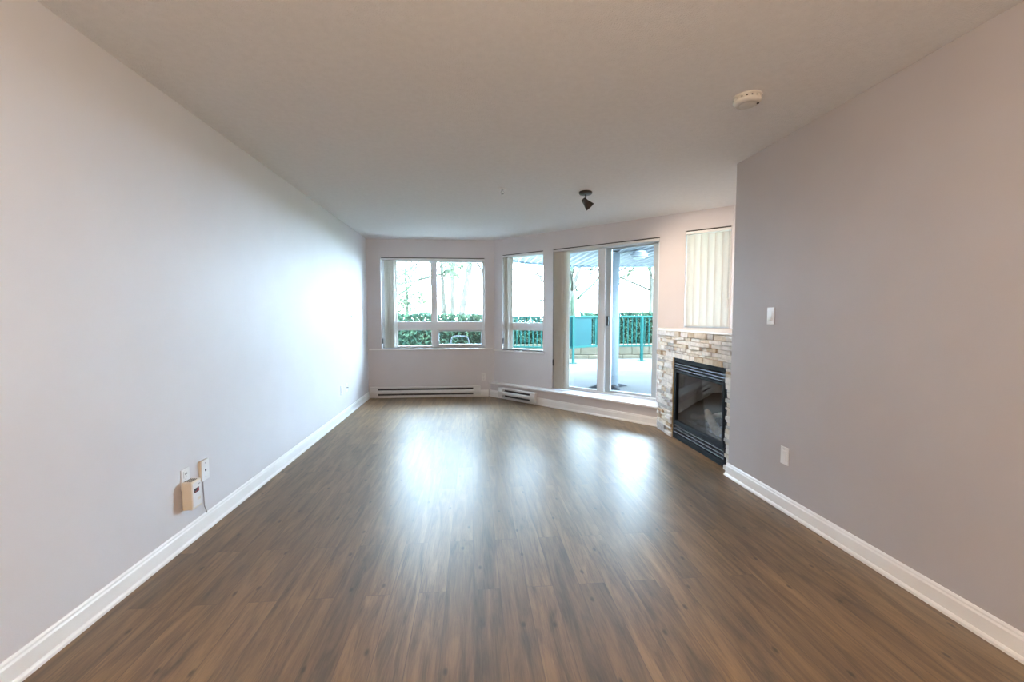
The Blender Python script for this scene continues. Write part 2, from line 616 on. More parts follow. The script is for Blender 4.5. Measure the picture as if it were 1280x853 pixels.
def vertical_blind(Mw, x0, x1, ztop, zbot, vanes, label, rail_y=(-0.002, 0.045), cord_x=None, cord_z=0.85, cord_y=0.02, wt=True):
    root = empty('vertical_blind', (0, 0, 0), label, 'blind', 'vertical blinds at the windows')
    base = Mw @ Vector(((x0+x1)/2, 0.03, zbot))
    Mr = Mw.copy(); Mr.translation = base
    root.matrix_world = Mr
    def L(x, y, z):
        return (x - (x0+x1)/2, y - 0.03, z - zbot)
    bm = BM()
    a = L(x0, rail_y[0], ztop-0.042); b = L(x1, rail_y[1], ztop-0.012)
    box(bm, *a, *b, 0.004)
    obj('headrail', bm, M_rail, root)
    bm = BM()
    a = L(x0+0.004, rail_y[0]+0.01, ztop-0.012); b = L(x1-0.004, rail_y[1]-0.005, ztop-0.001)
    box(bm, *a, *b)
    obj('shadow_gap_strip', bm, M_slot, root)  # black strip painted in as the shadow gap above the headrail
    me = vane_mesh(ztop-0.045 - zbot - 0.012)
    for (vx, vy, ang) in vanes:
        o = bpy.data.objects.new('vane', me)
        COL.objects.link(o)
        o.parent = root
        o.location = L(vx, vy, zbot+0.012)
        o.rotation_euler = (0, 0, R(ang))
    if cord_x is not None:
        bm = BM()
        tube(bm, [L(cord_x-0.004, cord_y, ztop-0.04), L(cord_x-0.004, cord_y, cord_z)], 0.0016, 6)
        tube(bm, [L(cord_x+0.004, cord_y, ztop-0.04), L(cord_x+0.004, cord_y, cord_z)], 0.0016, 6)
        obj('pull_chain', bm, M_chain, root)
        bm = BM()
        lathe(bm, [(0.003, 0), (0.008, 0.006), (0.009, 0.05), (0.009, 0.085), (0.005, 0.094)], 12, Matrix.Translation(L(cord_x, cord_y, cord_z-0.094)))
        obj('cord_weight', bm, M_dark if wt else M_plastic, root)
    return root

rnd = random.Random(3)
def stack(xa, xb, n, y=0.040, a0=58, da=6):
    return [(xa + (xb-xa)*i/(n-1), y + rnd.uniform(-0.004, 0.004), a0 + rnd.uniform(-da, da)) for i in range(n)]

vertical_blind(M_far, W1[0]+0.002, W1[1]-0.002, 2.164, 0.766, stack(W1[0]+0.075, W1[0]+0.215, 9),
               'white vertical blind bunched at the left of the big window over the long heater', cord_x=W1[0]+0.012, cord_z=0.93, cord_y=0.012)
vertical_blind(M_ang, W2[0]+0.002, W2[1]-0.002, 2.199, 0.746, stack(W2[0]+0.055, W2[0]+0.135, 7, a0=66),
               'white vertical blind bunched at the left of the narrow window on the angled wall', cord_x=W2[0]+0.012, cord_z=0.93, cord_y=0.010)
vertical_blind(M_ang, DR[0]+0.002, DR[1]-0.002, 2.199, 0.237, stack(DR[0]+0.055, DR[0]+0.175, 13, y=0.030, a0=42) + [(DR[0]+0.205, 0.036, 12)],
               'cream vertical blind drawn aside at the left of the sliding patio door', cord_x=DR[0]+0.012, cord_z=0.66, cord_y=-0.004)
nv = 6
vertical_blind(M_ang, W3[0]+0.002, W3[1]-0.002, 2.231, 1.142,
               [(W3[0]+0.050 + (W3[1]-W3[0]-0.100)*i/(nv-1), 0.030 + 0.0035*(i % 2), 7 + rnd.uniform(-2, 2)) for i in range(nv)],
               'closed cream vertical blind over the mantel of the stone fireplace', cord_x=W3[1]-0.018, cord_z=1.45, cord_y=0.004, wt=False)

# ------------------------------------------------------------------ fireplace
STONES = [noisy('ledgestone_%s' % nme, c, tuple(x*f for x in c), 22.0, 0.85, 0.7, 45.0, spec=0.2)
          for nme, c, f in (('white', (0.72, 0.71, 0.69), 0.80), ('cream', (0.66, 0.61, 0.53), 0.78), ('tan', (0.54, 0.46, 0.36), 0.72),
                            ('grey', (0.50, 0.50, 0.50), 0.72), ('pale', (0.74, 0.72, 0.68), 0.80), ('rust', (0.50, 0.39, 0.27), 0.65))]
M_mortar = noisy('stone_backing', (0.30, 0.27, 0.23), (0.36, 0.33, 0.29), 30.0, 0.9)
FX = 2.10                                     # face of the fireplace
SY0, SY1, SZ = YE+0.002, 4.775, 1.115
FY0, FY1, FZ = 3.425, 4.405, 0.845            # hole for the metal insert
rnd = random.Random(11)
bm = BM()
# backing core with the hole left open
ret = Vector((0.236, 0.236))                  # return of the surround back to the angled wall
box(bm, FX+0.012, FY1, 0.0, FX+0.09, SY1-0.002, SZ, mi=6)
box(bm, FX+0.012, SY0, 0.0, FX+0.09, FY0, SZ, mi=6)
box(bm, FX+0.012, FY0, FZ, FX+0.09, FY1, SZ, mi=6)
vs = [(FX+0.09, SY1-0.002), (FX+0.09, SY1-0.09), (FX+0.24, SY1+0.10), (FX+0.185, SY1+0.165)]
a = [bm.verts.new((x, y, 0.0)) for x, y in vs]; b = [bm.verts.new((x, y, SZ)) for x, y in vs]
for i in range(4):
    f = bm.faces.new((a[i], a[(i+1) % 4], b[(i+1) % 4], b[i])); f.material_index = 6
f = bm.faces.new(b); f.material_index = 6
z = 0.0
while z < SZ - 0.005:
    h = rnd.choice((0.022, 0.028, 0.034, 0.040, 0.050))
    if SZ - z - h < 0.022:
        h = SZ - z
    # split rows exactly at the top of the insert
    if z < FZ < z + h:
        h = FZ - z if FZ - z > 0.014 else h
    spans = [(SY0, FY0), (FY1, SY1)] if z < FZ - 0.003 else [(SY0, SY1)]
    for (ya, yb) in spans:
        y = ya
        while y < yb - 0.004:
            l = rnd.uniform(0.07, 0.22)
            if yb - y - l < 0.06:
                l = yb - y
            pr_ = rnd.uniform(0.0, 0.030)
            mi = rnd.choices(range(6), (34, 22, 8, 14, 26, 4))[0]
            yy1 = y + l - 0.0015
            if yy1 > SY1 - 0.01:
                yy1 += rnd.uniform(-0.012, 0.014)
            geo = box(bm, FX - pr_, y + 0.0015, z + 0.001, FX + 0.03, yy1, z + h - 0.001, bev=0.003, seg=1, mi=mi)
            for v in geo:
                if v.co.x < FX + 0.01:
                    v.co.x += mnoise.noise(v.co*31.0)*0.006
            y += l
    z += h
o = obj('stone_surround', bm, STONES + [M_mortar])
tag(o, 'stacked ledgestone surround in white and tan around the black fireplace', 'fireplace surround')

M_black = noisy('black_steel', (0.006, 0.009, 0.012), (0.009, 0.012, 0.016), 14.0, 0.6, metal=0.0, spec=0.12)
M_blade = noisy('louver_steel', (0.12, 0.14, 0.165), (0.14, 0.16, 0.185), 14.0, 0.30, metal=0.5, spec=0.6)
M_soot = noisy('firebox_liner', (0.014, 0.016, 0.020), (0.022, 0.024, 0.029), 9.0, 0.8)
M_brass = noisy('brass_trim', (0.50, 0.36, 0.17), (0.56, 0.41, 0.20), 12.0, 0.35, metal=0.7)
M_fglass = glass_mat('ceramic_glass', (0.93, 0.95, 0.97), 0.20)
fp = empty('fireplace', (FX+0.15, (FY0+FY1)/2, 0.0), 'black gas fireplace insert with louvers and glass front set in pale stone', 'fireplace')
OX = Vector((FX+0.15, (FY0+FY1)/2, 0.0))
def fpart(name, bm, m, parent=None):
    return obj(name, bm, m, parent or fp, M=Matrix.Translation(-OX))
ya, yb = FY0+0.004, FY1-0.012
GX = FX - 0.004                               # front plane of the metal
bm = BM()                                     # frame around the glass and the louver bays
box(bm, GX, ya, 0.002, GX+0.05, ya+0.026, FZ-0.002, 0.003)
box(bm, GX, yb-0.026, 0.002, GX+0.05, yb, FZ-0.002, 0.003)
box(bm, GX, ya+0.026, 0.800, GX+0.05, yb-0.026, FZ-0.002, 0.003)
box(bm, GX+0.004, ya+0.026, 0.002, GX+0.05, yb-0.026, 0.028, 0.003)
fpart('outer_frame', bm, M_black)
bm = BM()
gz0, gz1 = 0.185, 0.700
box(bm, GX-0.006, ya+0.028, gz0-0.03, GX+0.04, ya+0.060, gz1+0.03, 0.004)
box(bm, GX-0.006, yb-0.060, gz0-0.03, GX+0.04, yb-0.028, gz1+0.03, 0.004)
box(bm, GX-0.006, ya+0.060, gz0-0.030, GX+0.04, yb-0.060, gz0+0.012, 0.004)
box(bm, GX-0.006, ya+0.060, gz1-0.008, GX+0.04, yb-0.060, gz1+0.015, 0.004)
df = fpart('glass_frame', bm, M_black)
bm = BM(); box(bm, GX+0.010, ya+0.058, gz0+0.008, GX+0.014, yb-0.058, gz1-0.004)
fpart('glass', bm, M_fglass, df)
bm = BM()
box(bm, GX+0.046, ya+0.010, 0.03, GX+0.055, yb-0.010, gz0-0.02)
fpart('louver_backing', bm, M_slot)
bm = BM(); box(bm, GX+0.046, ya+0.010, gz1+0.017, GX+0.055, yb-0.010, 0.81)
fpart('louver_backing', bm, M_slot)
def blade(zc, tk=0.017):
    bm = BM()
    prof = [(GX-0.004, zc-tk*0.35), (GX+0.000, zc-tk*0.5), (GX+0.036, zc+tk*0.15), (GX+0.036, zc+tk*0.5), (GX+0.006, zc+tk*0.5), (GX-0.003, zc+tk*0.25)]
    a = [bm.verts.new((x, ya+0.024, z)) for x, z in prof]; b = [bm.verts.new((x, yb-0.024, z)) for x, z in prof]
    n = len(prof)
    for i in range(n):
        bm.faces.new((a[i], a[(i+1) % n], b[(i+1) % n], b[i]))
    bm.faces.new(a); bm.faces.new(b)
    fpart('louver', bm, M_blade)
for zc in (0.784, 0.757, 0.730):
    blade(zc, 0.011)
for zc in (0.140, 0.108, 0.076):
    blade(zc, 0.013)
bm = BM(); box(bm, GX+0.0, ya+0.026, 0.03, GX+0.03, yb-0.026, 0.055, 0.003)
fpart('lower_rail', bm, M_black)
bm = BM(); box(bm, FX-0.012, yb+0.001, 0.002, FX+0.03, yb+0.010, FZ-0.004, 0.002)
fpart('trim_strip', bm, M_brass)
# firebox: an open box behind the glass
bm = BM()
bx0, bx1 = GX+0.056, GX+0.42
pts = [(bx0, ya+0.01), (bx0, yb-0.01), (bx1, yb-0.16), (bx1, ya+0.16)]
lo = [bm.verts.new((x, y, gz0-0.015)) for x, y in pts]; hi = [bm.verts.new((x, y, gz1+0.018)) for x, y in pts]
bm.faces.new(lo); bm.faces.new(hi)
for i in (1, 2, 3):
    j = (i+1) % 4
    bm.faces.new((lo[i], lo[j], hi[j], hi[i]))
fpart('firebox', bm, M_soot)
bm = BM(); box(bm, GX+0.10, ya+0.10, gz0-0.014, GX+0.34, yb-0.14, gz0+0.022, 0.006)
fpart('burner_tray', bm, M_black)

M_log = noisy('ceramic_log', (0.66, 0.55, 0.45), (0.42, 0.34, 0.27), 14.0, 0.9, 0.9, 30.0)
M_ember = noisy('ember_rock', (0.55, 0.57, 0.62), (0.22, 0.22, 0.25), 30.0, 0.9, 0.6, 60.0)
def log(name, pts, rads, label):
    bm = BM()
    P = [Vector(p) for p in pts]
    dense, rr = [], []
    for i in range(len(P)-1):
        for k in range(5):
            t = k/5
            dense.append(P[i].lerp(P[i+1], t)); rr.append(rads[i]*(1-t)+rads[i+1]*t)
    dense.append(P[-1]); rr.append(rads[-1])
    tube(bm, dense, rr, 12)
    for v in bm.verts:
        v.co += Vector((mnoise.noise(v.co*25), mnoise.noise(v.co*25+Vector((5, 1, 2))), mnoise.noise(v.co*25+Vector((9, 7, 3)))))*0.010
    o = obj(name, bm, M_log)
    return tag(o, label, 'log', 'ceramic logs in the fireplace')
lz = gz0+0.022
log('ceramic_log', [(2.25, 4.29, lz+0.030), (2.26, 4.20, lz+0.045), (2.275, 4.12, lz+0.062), (2.29, 4.04, lz+0.092)], [0.030, 0.024, 0.026, 0.022],
    'knobbly pale log lying left of the slanted thick log behind the fireplace glass')
log('ceramic_log', [(2.165, 3.66, lz+0.034), (2.19, 3.78, lz+0.062), (2.235, 3.93, lz+0.105), (2.27, 4.04, lz+0.140)], [0.034, 0.036, 0.034, 0.026],
    'thick pale log slanting down towards the glass of the fireplace')
log('ceramic_log', [(2.315, 4.00, lz+0.100), (2.325, 3.92, lz+0.130), (2.335, 3.84, lz+0.155)], [0.022, 0.025, 0.028],
    'short pale log rising behind the thick slanted one in the fireplace')
bm = BM()
rnd = random.Random(5)
for i in range(150):
    c = Vector((FX + rnd.uniform(0.07, 0.30), rnd.uniform(3.60, 4.26), lz + rnd.uniform(0.0, 0.012)))
    s = rnd.uniform(0.008, 0.022)
    r_ = bmesh.ops.create_icosphere(bm, subdivisions=1, radius=s)
    for v in r_['verts']:
        v.co = Vector((v.co.x*rnd.uniform(0.7, 1.2), v.co.y*rnd.uniform(0.7, 1.2), v.co.z*0.8)) + c
o = obj('ember_bed', bm, M_ember)
tag(o, 'grey ember rock scattered under the logs in the fireplace', 'embers', kind='stuff')

# mantel board covering the corner box
bm = BM()
bk = A0 + AD*2.66
extrude_poly(bm, [(FX-0.020, YE+0.004), (FX-0.020, SY1+0.005), (bk.x-0.006, bk.y-0.006), (A1.x-0.004, A1.y-0.004), (XA-0.004, YE+0.004)], 1.116, 1.134)
o = obj('mantel_shelf', bm, M_trim, bevel=0.003)
tag(o, 'thin white mantel board on top of the stone fireplace', 'mantel')

# ------------------------------------------------------------------ baseboard heaters
def heater(M, length, label):
    root = empty('baseboard_heater', (0, 0, 0), label, 'heater', 'baseboard heaters')
    root.matrix_world = M
    # local: x along, -y into the room, z up
    h0, h1, dp = 0.030, 0.178, 0.068
    bm = BM(); box(bm, 0.012, -0.014, h0, length-0.012, -0.001, h1-0.004)
    obj('back_panel', bm, M_heatslot, root)
    def ext(prof, name, m, xa, xb):
        bm = BM()
        a = [bm.verts.new((xa, y, z)) for y, z in prof]; b = [bm.verts.new((xb, y, z)) for y, z in prof]
        n = len(prof)
        for i in range(n):
            f = bm.faces.new((a[i], a[(i+1) % n], b[(i+1) % n], b[i]))
        bm.faces.new(a); bm.faces.new(b)
        return obj(name, bm, m, root, bevel=0.002)
    ext([(-0.012, h1), (-0.052, h1), (-0.058, h1-0.006), (-0.058, h1-0.022), (-0.052, h1-0.022), (-0.050, h1-0.008), (-0.012, h1-0.008)], 'hood', M_heater, 0.002, length-0.002)
    ext([(-0.048, 0.127), (-0.060, 0.124), (-dp, 0.112), (-dp, 0.094), (-0.062, 0.078), (-0.048, 0.073), (-0.044, 0.076), (-0.044, 0.124)], 'front_cover', M_heater, 0.010, length-0.010)
    ext([(-0.012, h0), (-0.056, h0), (-0.056, 0.048), (-0.050, 0.048), (-0.048, h0+0.008), (-0.012, h0+0.008)], 'lower_lip', M_heater, 0.010, length-0.010)
    bm = BM()
    for k in range(int(length/0.012)):
        x = 0.10 + k*0.012
        if x > length-0.10:
            break
        box(bm, x, -0.044, 0.075, x+0.0012, -0.016, 0.128)
    tube(bm, [(0.09, -0.03, 0.10), (length-0.09, -0.03, 0.10)], 0.006)
    obj('heating_fins', bm, M_heatslot, root)
    ecp = [(-0.001, h0), (-0.056, h0), (-0.060, 0.05), (-dp-0.001, 0.09), (-dp-0.001, 0.12), (-0.060, 0.152), (-0.058, h1-0.006), (-0.052, h1+0.001), (-0.001, h1+0.001)]
    ext(ecp, 'end_cap', M_heater, 0.0, 0.10 if length < 1.0 else 0.115)
    ext(ecp, 'end_cap', M_heater, length-(0.09 if length < 1.0 else 0.115), length)
    return root
heater(Matrix.Translation((-1.562, YF-0.022, 0)), 1.69, 'long white baseboard heater under the big window')
hp = P1 + LD*0.27 + LN*0.006
Mh = Matrix(((LD.x, -LN.x, 0, hp.x), (LD.y, -LN.y, 0, hp.y), (0, 0, 1, 0), (0, 0, 0, 1)))
heater(Mh, 0.73, 'short white baseboard heater on the ledge under the narrow window')

# ------------------------------------------------------------------ switches and outlets
# local: x right, y up the wall normal (towards the room = -y), z up; origin at plate centre on the wall
def plate(bm, w_=0.072, h=0.116, t=0.006):
    box(bm, -w_/2, -t, -h/2, w_/2, -0.0002, h/2, 0.0035, 3)

def wall_M(kind, u, z):
    if kind == 'L':      # left wall, room towards +X
        return Matrix(((0, -1, 0, XL), (1, 0, 0, u), (0, 0, 1, z), (0, 0, 0, 1)))
    if kind == 'R':
        return Matrix(((0, 1, 0, XR), (-1, 0, 0, u), (0, 0, 1, z), (0, 0, 0, 1)))
    return Matrix(((1, 0, 0, u), (0, 1, 0, YF), (0, 0, 1, z), (0, 0, 0, 1)))

def device(name, M, label, cat, kind, group=None, m=None):
    root = empty(name, (0, 0, 0), label, cat, group)
    root.matrix_world = M
    m = m or M_plastic
    bm = BM(); plate(bm)
    if kind in ('duplex', 'blank', 'rocker'):
        pass
    obj('cover_plate', bm, m, root)
    if kind == 'duplex':
        for zc in (0.0265, -0.0265):
            bm = BM(); box(bm, -0.017, -0.0085, zc-0.019, 0.017, -0.005, zc+0.019, 0.003, 2)
            s = obj('socket_face', bm, m, root)
            bm = BM()
            box(bm, -0.0085, -0.0090, zc-0.002, -0.0060, -0.0082, zc+0.009)
            box(bm, 0.0060, -0.0090, zc-0.002, 0.0085, -0.0082, zc+0.008)
            lathe(bm, [(0.003, 0), (0.003, 0.0008)], 10, Matrix.Translation((0, -0.0082, zc-0.010)) @ Matrix.Rotation(R(90), 4, 'X'))
            obj('slots', bm, M_slot, s)
        bm = BM(); lathe(bm, [(0.003, 0), (0.003, 0.001)], 10, Matrix.Translation((0, -0.0058, 0)) @ Matrix.Rotation(R(90), 4, 'X'))
        obj('screw', bm, M_chain, root)
    elif kind == 'rocker':
        bm = BM(); box(bm, -0.0175, -0.0075, -0.034, 0.0175, -0.005, 0.034, 0.0015)
        s = obj('switch_frame', bm, m, root)
        bm = BM()
        prof = [(-0.006, 0.031), (-0.0075, 0.031), (-0.0085, 0.0), (-0.0145, -0.031), (-0.006, -0.031)]
        a = [bm.verts.new((-0.0145, y, z)) for y, z in prof]; b = [bm.verts.new((0.0145, y, z)) for y, z in prof]
        for i in range(5):
            bm.faces.new((a[i], a[(i+1) % 5], b[(i+1) % 5], b[i]))
        bm.faces.new(a); bm.faces.new(b)
        obj('rocker', bm, m, root)
    elif kind == 'toggle':
        bm = BM()
        box(bm, -0.005, -0.012, -0.011, 0.005, -0.005, 0.011, 0.002)
        box(bm, -0.0035, -0.024, 0.000, 0.0035, -0.010, 0.010, 0.0025)
        obj('toggle', bm, m, root)
    elif kind == 'jack':
        bm = BM()
        lathe(bm, [(0.009, 0), (0.009, 0.006), (0.0055, 0.007), (0.0055, 0.020), (0.003, 0.021)], 12, Matrix.Translation((0, -0.005, 0.0)) @ Matrix.Rotation(R(90), 4, 'X'))
        obj('coaxial_jack', bm, M_chain, root)
    elif kind == 'slim':
        bm = BM(); box(bm, -0.017, -0.0085, -0.034, 0.017, -0.005, 0.034, 0.0015)
        s = obj('insert', bm, m, root)
        bm = BM(); lathe(bm, [(0.004, 0), (0.004, 0.001)], 10, Matrix.Translation((-0.004, -0.0058, 0.044)) @ Matrix.Rotation(R(90), 4, 'X'))
        obj('screw', bm, M_chain, root)
    return root

device('wall_switch', wall_M('R', 2.83, 1.275), 'white rocker switch high on the right wall above the lone plate', 'switch', 'rocker')
device('wall_plate', wall_M('R', 2.65, 0.365), 'white plate low on the right wall above the baseboard', 'wall plate', 'slim')
device('wall_switch', wall_M('L', 5.97, 1.262), 'white toggle switch on the left wall near the far corner', 'switch', 'toggle')
device('wall_plate', wall_M('L', 5.50, 0.364), 'white blank plate low on left wall, nearer of the far pair', 'wall plate', 'slim')
device('cable_jack', wall_M('L', 5.72, 0.362), 'white cable jack plate low on left wall, farther of the far pair', 'jack', 'jack')
device('wall_outlet', wall_M('F', 0.178, 0.310), 'white outlet on the far wall at the right end of the long heater', 'outlet', 'duplex')
device('wall_outlet', wall_M('L', 2.550, 0.372), 'white outlet on the left wall behind the ivory plug-in box', 'outlet', 'duplex')
# phone plate on a raised box, with its cable
root = empty('phone_jack', (0, 0, 0), 'raised white jack plate with a thin grey cable hanging below, left wall', 'jack')
root.matrix_world = wall_M('L', 2.712, 0.366)
bm = BM(); box(bm, -0.036, -0.012, -0.060, 0.036, -0.0002, 0.060, 0.003)
obj('surface_box', bm, M_ivory, root)
bm = BM(); box(bm, -0.037, -0.018, -0.062, 0.037, -0.012, 0.062, 0.003)
obj('cover_plate', bm, M_plastic, root)
for zc in (0.042, -0.042):
    bm = BM(); lathe(bm, [(0.004, 0), (0.0035, 0.0015)], 10, Matrix.Translation((0, -0.0176, zc)) @ Matrix.Rotation(R(90), 4, 'X'))
    obj('screw', bm, M_chain, root)
bm = BM(); box(bm, -0.006, -0.0195, -0.007, 0.006, -0.0176, 0.007, 0.001)
obj('socket', bm, M_slot, root)
bm = BM()
tube(bm, [(-0.014, -0.008, -0.058), (-0.014, -0.008, -0.09), (-0.010, -0.007, -0.15), (-0.004, -0.006, -0.215), (-0.003, -0.016, -0.250), (-0.003, -0.017, -0.259)], 0.0032, 8)
obj('cable', bm, noisy('grey_cable', (0.36, 0.33, 0.33), (0.40, 0.37, 0.37), 20.0, 0.5), root)

# plug-in gas alarm: ivory box with a red display
root = empty('plug_in_alarm', (0, 0, 0), 'ivory plug-in box with a small red display on the left wall outlet', 'alarm')
root.matrix_world = wall_M('L', 2.545, 0.287)
bm = BM(); box(bm, -0.044, -0.064, -0.078, 0.044, -0.012, 0.078, 0.006, 3)
body = obj('body', bm, M_ivory, root)
bm = BM(); box(bm, -0.012, -0.0125, 0.045, 0.012, -0.002, 0.075, 0.002)
obj('plug', bm, M_dark, root)
bm = BM(); box(bm, -0.036, -0.0655, -0.066, 0.038, -0.0635, 0.070, 0.002)
fpn = obj('face_panel', bm, M_plastic, root)
m_red = noisy('red_display', (0.22, 0.012, 0.012), (0.45, 0.03, 0.02), 160.0, 0.3)
bm = BM(); box(bm, -0.024, -0.0668, 0.012, 0.018, -0.0653, 0.036, 0.0006)
obj('display', bm, M_dark, root)
bm = BM(); box(bm, -0.002, -0.0676, 0.016, 0.016, -0.0667, 0.032, 0.0003)
box(bm, -0.020, -0.0676, 0.016, -0.006, -0.0667, 0.021, 0.0003)
obj('digits', bm, m_red, root)
bm = BM(); box(bm, 0.004, -0.0668, -0.036, 0.028, -0.0653, -0.020, 0.0006)
obj('test_button', bm, M_ivory, root)
bm = BM(); box(bm, 0.012, -0.0668, 0.050, 0.030, -0.0653, 0.056, 0.0005)
obj('badge', bm, M_chain, root)
bm = BM()
for k in range(4):
    box(bm, -0.026, -0.054+k*0.010, 0.0775, 0.026, -0.049+k*0.010, 0.0788)
obj('vent', bm, M_slot, root)

# ------------------------------------------------------------------ ceiling fittings
M_alarm = noisy('aged_white_plastic', (0.66, 0.64, 0.60), (0.70, 0.68, 0.64), 8.0, 0.4)
root = empty('smoke_detector', (1.462, 2.285, ZC), 'round white smoke detector on the ceiling near the right wall', 'smoke detector')
flip = Matrix.Rotation(R(180), 4, 'X')
bm = BM(); lathe(bm, [(0.0, 0.0005), (0.071, 0.0005), (0.071, 0.008), (0.066, 0.010), (0.066, 0.012), (0, 0.012)], 48, flip, smooth=False, cap=False)
obj('mounting_base', bm, M_alarm, root)
bm = BM(); lathe(bm, [(0.060, 0.010), (0.060, 0.024), (0.0, 0.024)], 48, flip, smooth=False, cap=False)
obj('vent_ring', bm, M_slot, root)
bm = BM()
for k in range(16):
    Mk = flip @ Matrix.Rotation(2*math.pi*k/16, 4, 'Z')
    box(bm, 0.055, -0.008, 0.010, 0.0655, 0.008, 0.024, M=Mk)
obj('vent_ribs', bm, M_alarm, root)
bm = BM(); lathe(bm, [(0.0, 0.022), (0.068, 0.022), (0.069, 0.026), (0.066, 0.034), (0.058, 0.041), (0.040, 0.045), (0.038, 0.0435), (0.036, 0.045), (0.0, 0.047)], 48, flip, cap=False)
obj('cover', bm, M_alarm, root)
bm = BM(); box(bm, 0.044, -0.010, 0.0395, 0.056, 0.010, 0.0445, 0.001, M=flip @ Matrix.Rotation(R(30), 4, 'Z'))
obj('sounder_slot', bm, M_slot, root)

M_chrome = noisy('chrome', (0.62, 0.63, 0.65), (0.68, 0.69, 0.71), 10.0, 0.18, metal=1.0)
root = empty('sprinkler_head', (0.284, 4.103, ZC), 'small white and chrome sprinkler head in the middle of the ceiling', 'sprinkler')
bm = BM(); lathe(bm, [(0, 0.0), (0.036, 0.0), (0.034, 0.006), (0.018, 0.010), (0, 0.010)], 32, flip, cap=False)
obj('escutcheon', bm, M_plastic, root)
bm = BM(); lathe(bm, [(0.010, 0.008), (0.010, 0.022), (0.006, 0.024)], 16, flip)
tube(bm, [(0.010, 0, -0.022), (0.014, 0, -0.034), (0.003, 0, -0.048)], 0.0022, 6)
tube(bm, [(-0.010, 0, -0.022), (-0.014, 0, -0.034), (-0.003, 0, -0.048)], 0.0022, 6)
obj('sprinkler_body', bm, M_chrome, root)
bm = BM(); lathe(bm, [(0, 0.047), (0.014, 0.047), (0.015, 0.049), (0, 0.0495)], 20, flip, cap=False)
obj('deflector', bm, M_chrome, root)

M_bronze = noisy('dark_bronze', (0.045, 0.036, 0.030), (0.06, 0.05, 0.042), 16.0, 0.35, metal=0.6)
sx, sy = 1.071, 4.137
root = empty('spotlight', (sx, sy, ZC), 'small dark swivel spotlight on the ceiling near the patio door', 'spotlight')
bm = BM(); lathe(bm, [(0, 0.0), (0.060, 0.0), (0.062, 0.004), (0.062, 0.016), (0.056, 0.024), (0, 0.027)], 40, flip, cap=False)
obj('canopy', bm, M_bronze, root)
bm = BM(); tube(bm, [(0, 0, -0.02), (0.002, 0, -0.045), (0.000, 0, -0.062), (-0.010, 0, -0.072)], 0.0065, 10)
lathe(bm, [(0, -0.010), (0.010, -0.007), (0.012, 0), (0.010, 0.007), (0, 0.010)], 14, Matrix.Translation((-0.012, 0, -0.074)), cap=False)
obj('stem', bm, M_bronze, root)
axis = Vector((0.62, -0.10, -0.70)).normalized()
Mq = Matrix.Translation((-0.022, 0, -0.070)) @ axis.to_track_quat('Z', 'X').to_matrix().to_4x4()
bm = BM()
lathe(bm, [(0, -0.004), (0.020, -0.003), (0.024, 0.004), (0.027, 0.030), (0.040, 0.074), (0.047, 0.098), (0.045, 0.098), (0.037, 0.072), (0.022, 0.032), (0, 0.030)], 28, Mq, cap=False)
hd = obj('lamp_head', bm, M_bronze, root)
bm = BM(); lathe(bm, [(0, 0.040), (0.020, 0.040), (0.027, 0.052), (0.024, 0.058), (0, 0.060)], 24, Mq, cap=False)
m_bulb = mat('warm_bulb', (1, 0.9, 0.75), 0.4)
m_bulb.node_tree.nodes['Principled BSDF'].inputs['Emission Color'].default_value = (1.0, 0.72, 0.45, 1)
m_bulb.node_tree.nodes['Principled BSDF'].inputs['Emission Strength'].default_value = 2.0
obj('bulb', bm, m_bulb, hd)
sl = light('spotlight_beam', 'SPOT', (0, 0, 0), 105.0, (1.0, 0.79, 0.60), spot_size=R(100), spot_blend=0.9, shadow_soft_size=0.03)
sl.location = Vector((sx, sy, ZC)) + Mq @ Vector((0, 0, 0.105))
sl.rotation_euler = Vector((0.80, 0.22, -0.62)).to_track_quat('-Z', 'Y').to_euler()

# ------------------------------------------------------------------ outdoors : patio, roof, railing, planting
ZP = 0.17
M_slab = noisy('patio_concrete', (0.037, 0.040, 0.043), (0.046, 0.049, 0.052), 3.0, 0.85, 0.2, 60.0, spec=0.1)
def slab_material():
    m = M_slab
    p = m.node_tree.nodes['Principled BSDF']
    src = p.inputs['Base Color'].links[0].from_socket
    tc = nd(m, 'ShaderNodeTexCoord')
    br = nd(m, 'ShaderNodeTexBrick', offset=0.0)
    br.inputs['Scale'].default_value = 1.0
    br.inputs['Brick Width'].default_value = 0.6
    br.inputs['Row Height'].default_value = 0.6
    br.inputs['Mortar Size'].default_value = 0.006
    ln(m, tc, 'Object', br, 'Vector')
    mx = nd(m, 'ShaderNodeMix', data_type='RGBA')
    ln(m, br, 'Fac', mx, 'Factor')
    m.node_tree.links.new(src, mx.inputs[6])
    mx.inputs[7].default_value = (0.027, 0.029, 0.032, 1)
    m.node_tree.links.new(mx.outputs[2], p.inputs['Base Color'])
slab_material()
out1 = A0 + AN*(TH+0.012) + AD*-0.04
out2 = A1 + AN*(TH+0.012)
bm = BM(); extrude_poly(bm, [tuple(out1), (0.55, 10.9), (8.0, 10.9), (8.0, 2.0), (XA+0.25, 2.0), (XA+0.25, A1.y), tuple(out2)], 0.02, ZP)
struct('patio', bm, M_slab, label='pale concrete slab patio outside the sliding door', cat='patio')
M_grass = noisy('lawn', (0.04, 0.07, 0.02), (0.07, 0.09, 0.04), 6.0, 0.95, 0.6, 30.0)
bm = BM(); extrude_poly(bm, [(-40, YF+TH+0.03), (-40, 70), (45, 70), (45, 0), (8.6, 0), (8.6, YF+TH+0.03)], -0.10, 0.0)
struct('ground', bm, M_grass, label='grass ground beyond the patio and hedge', cat='ground')

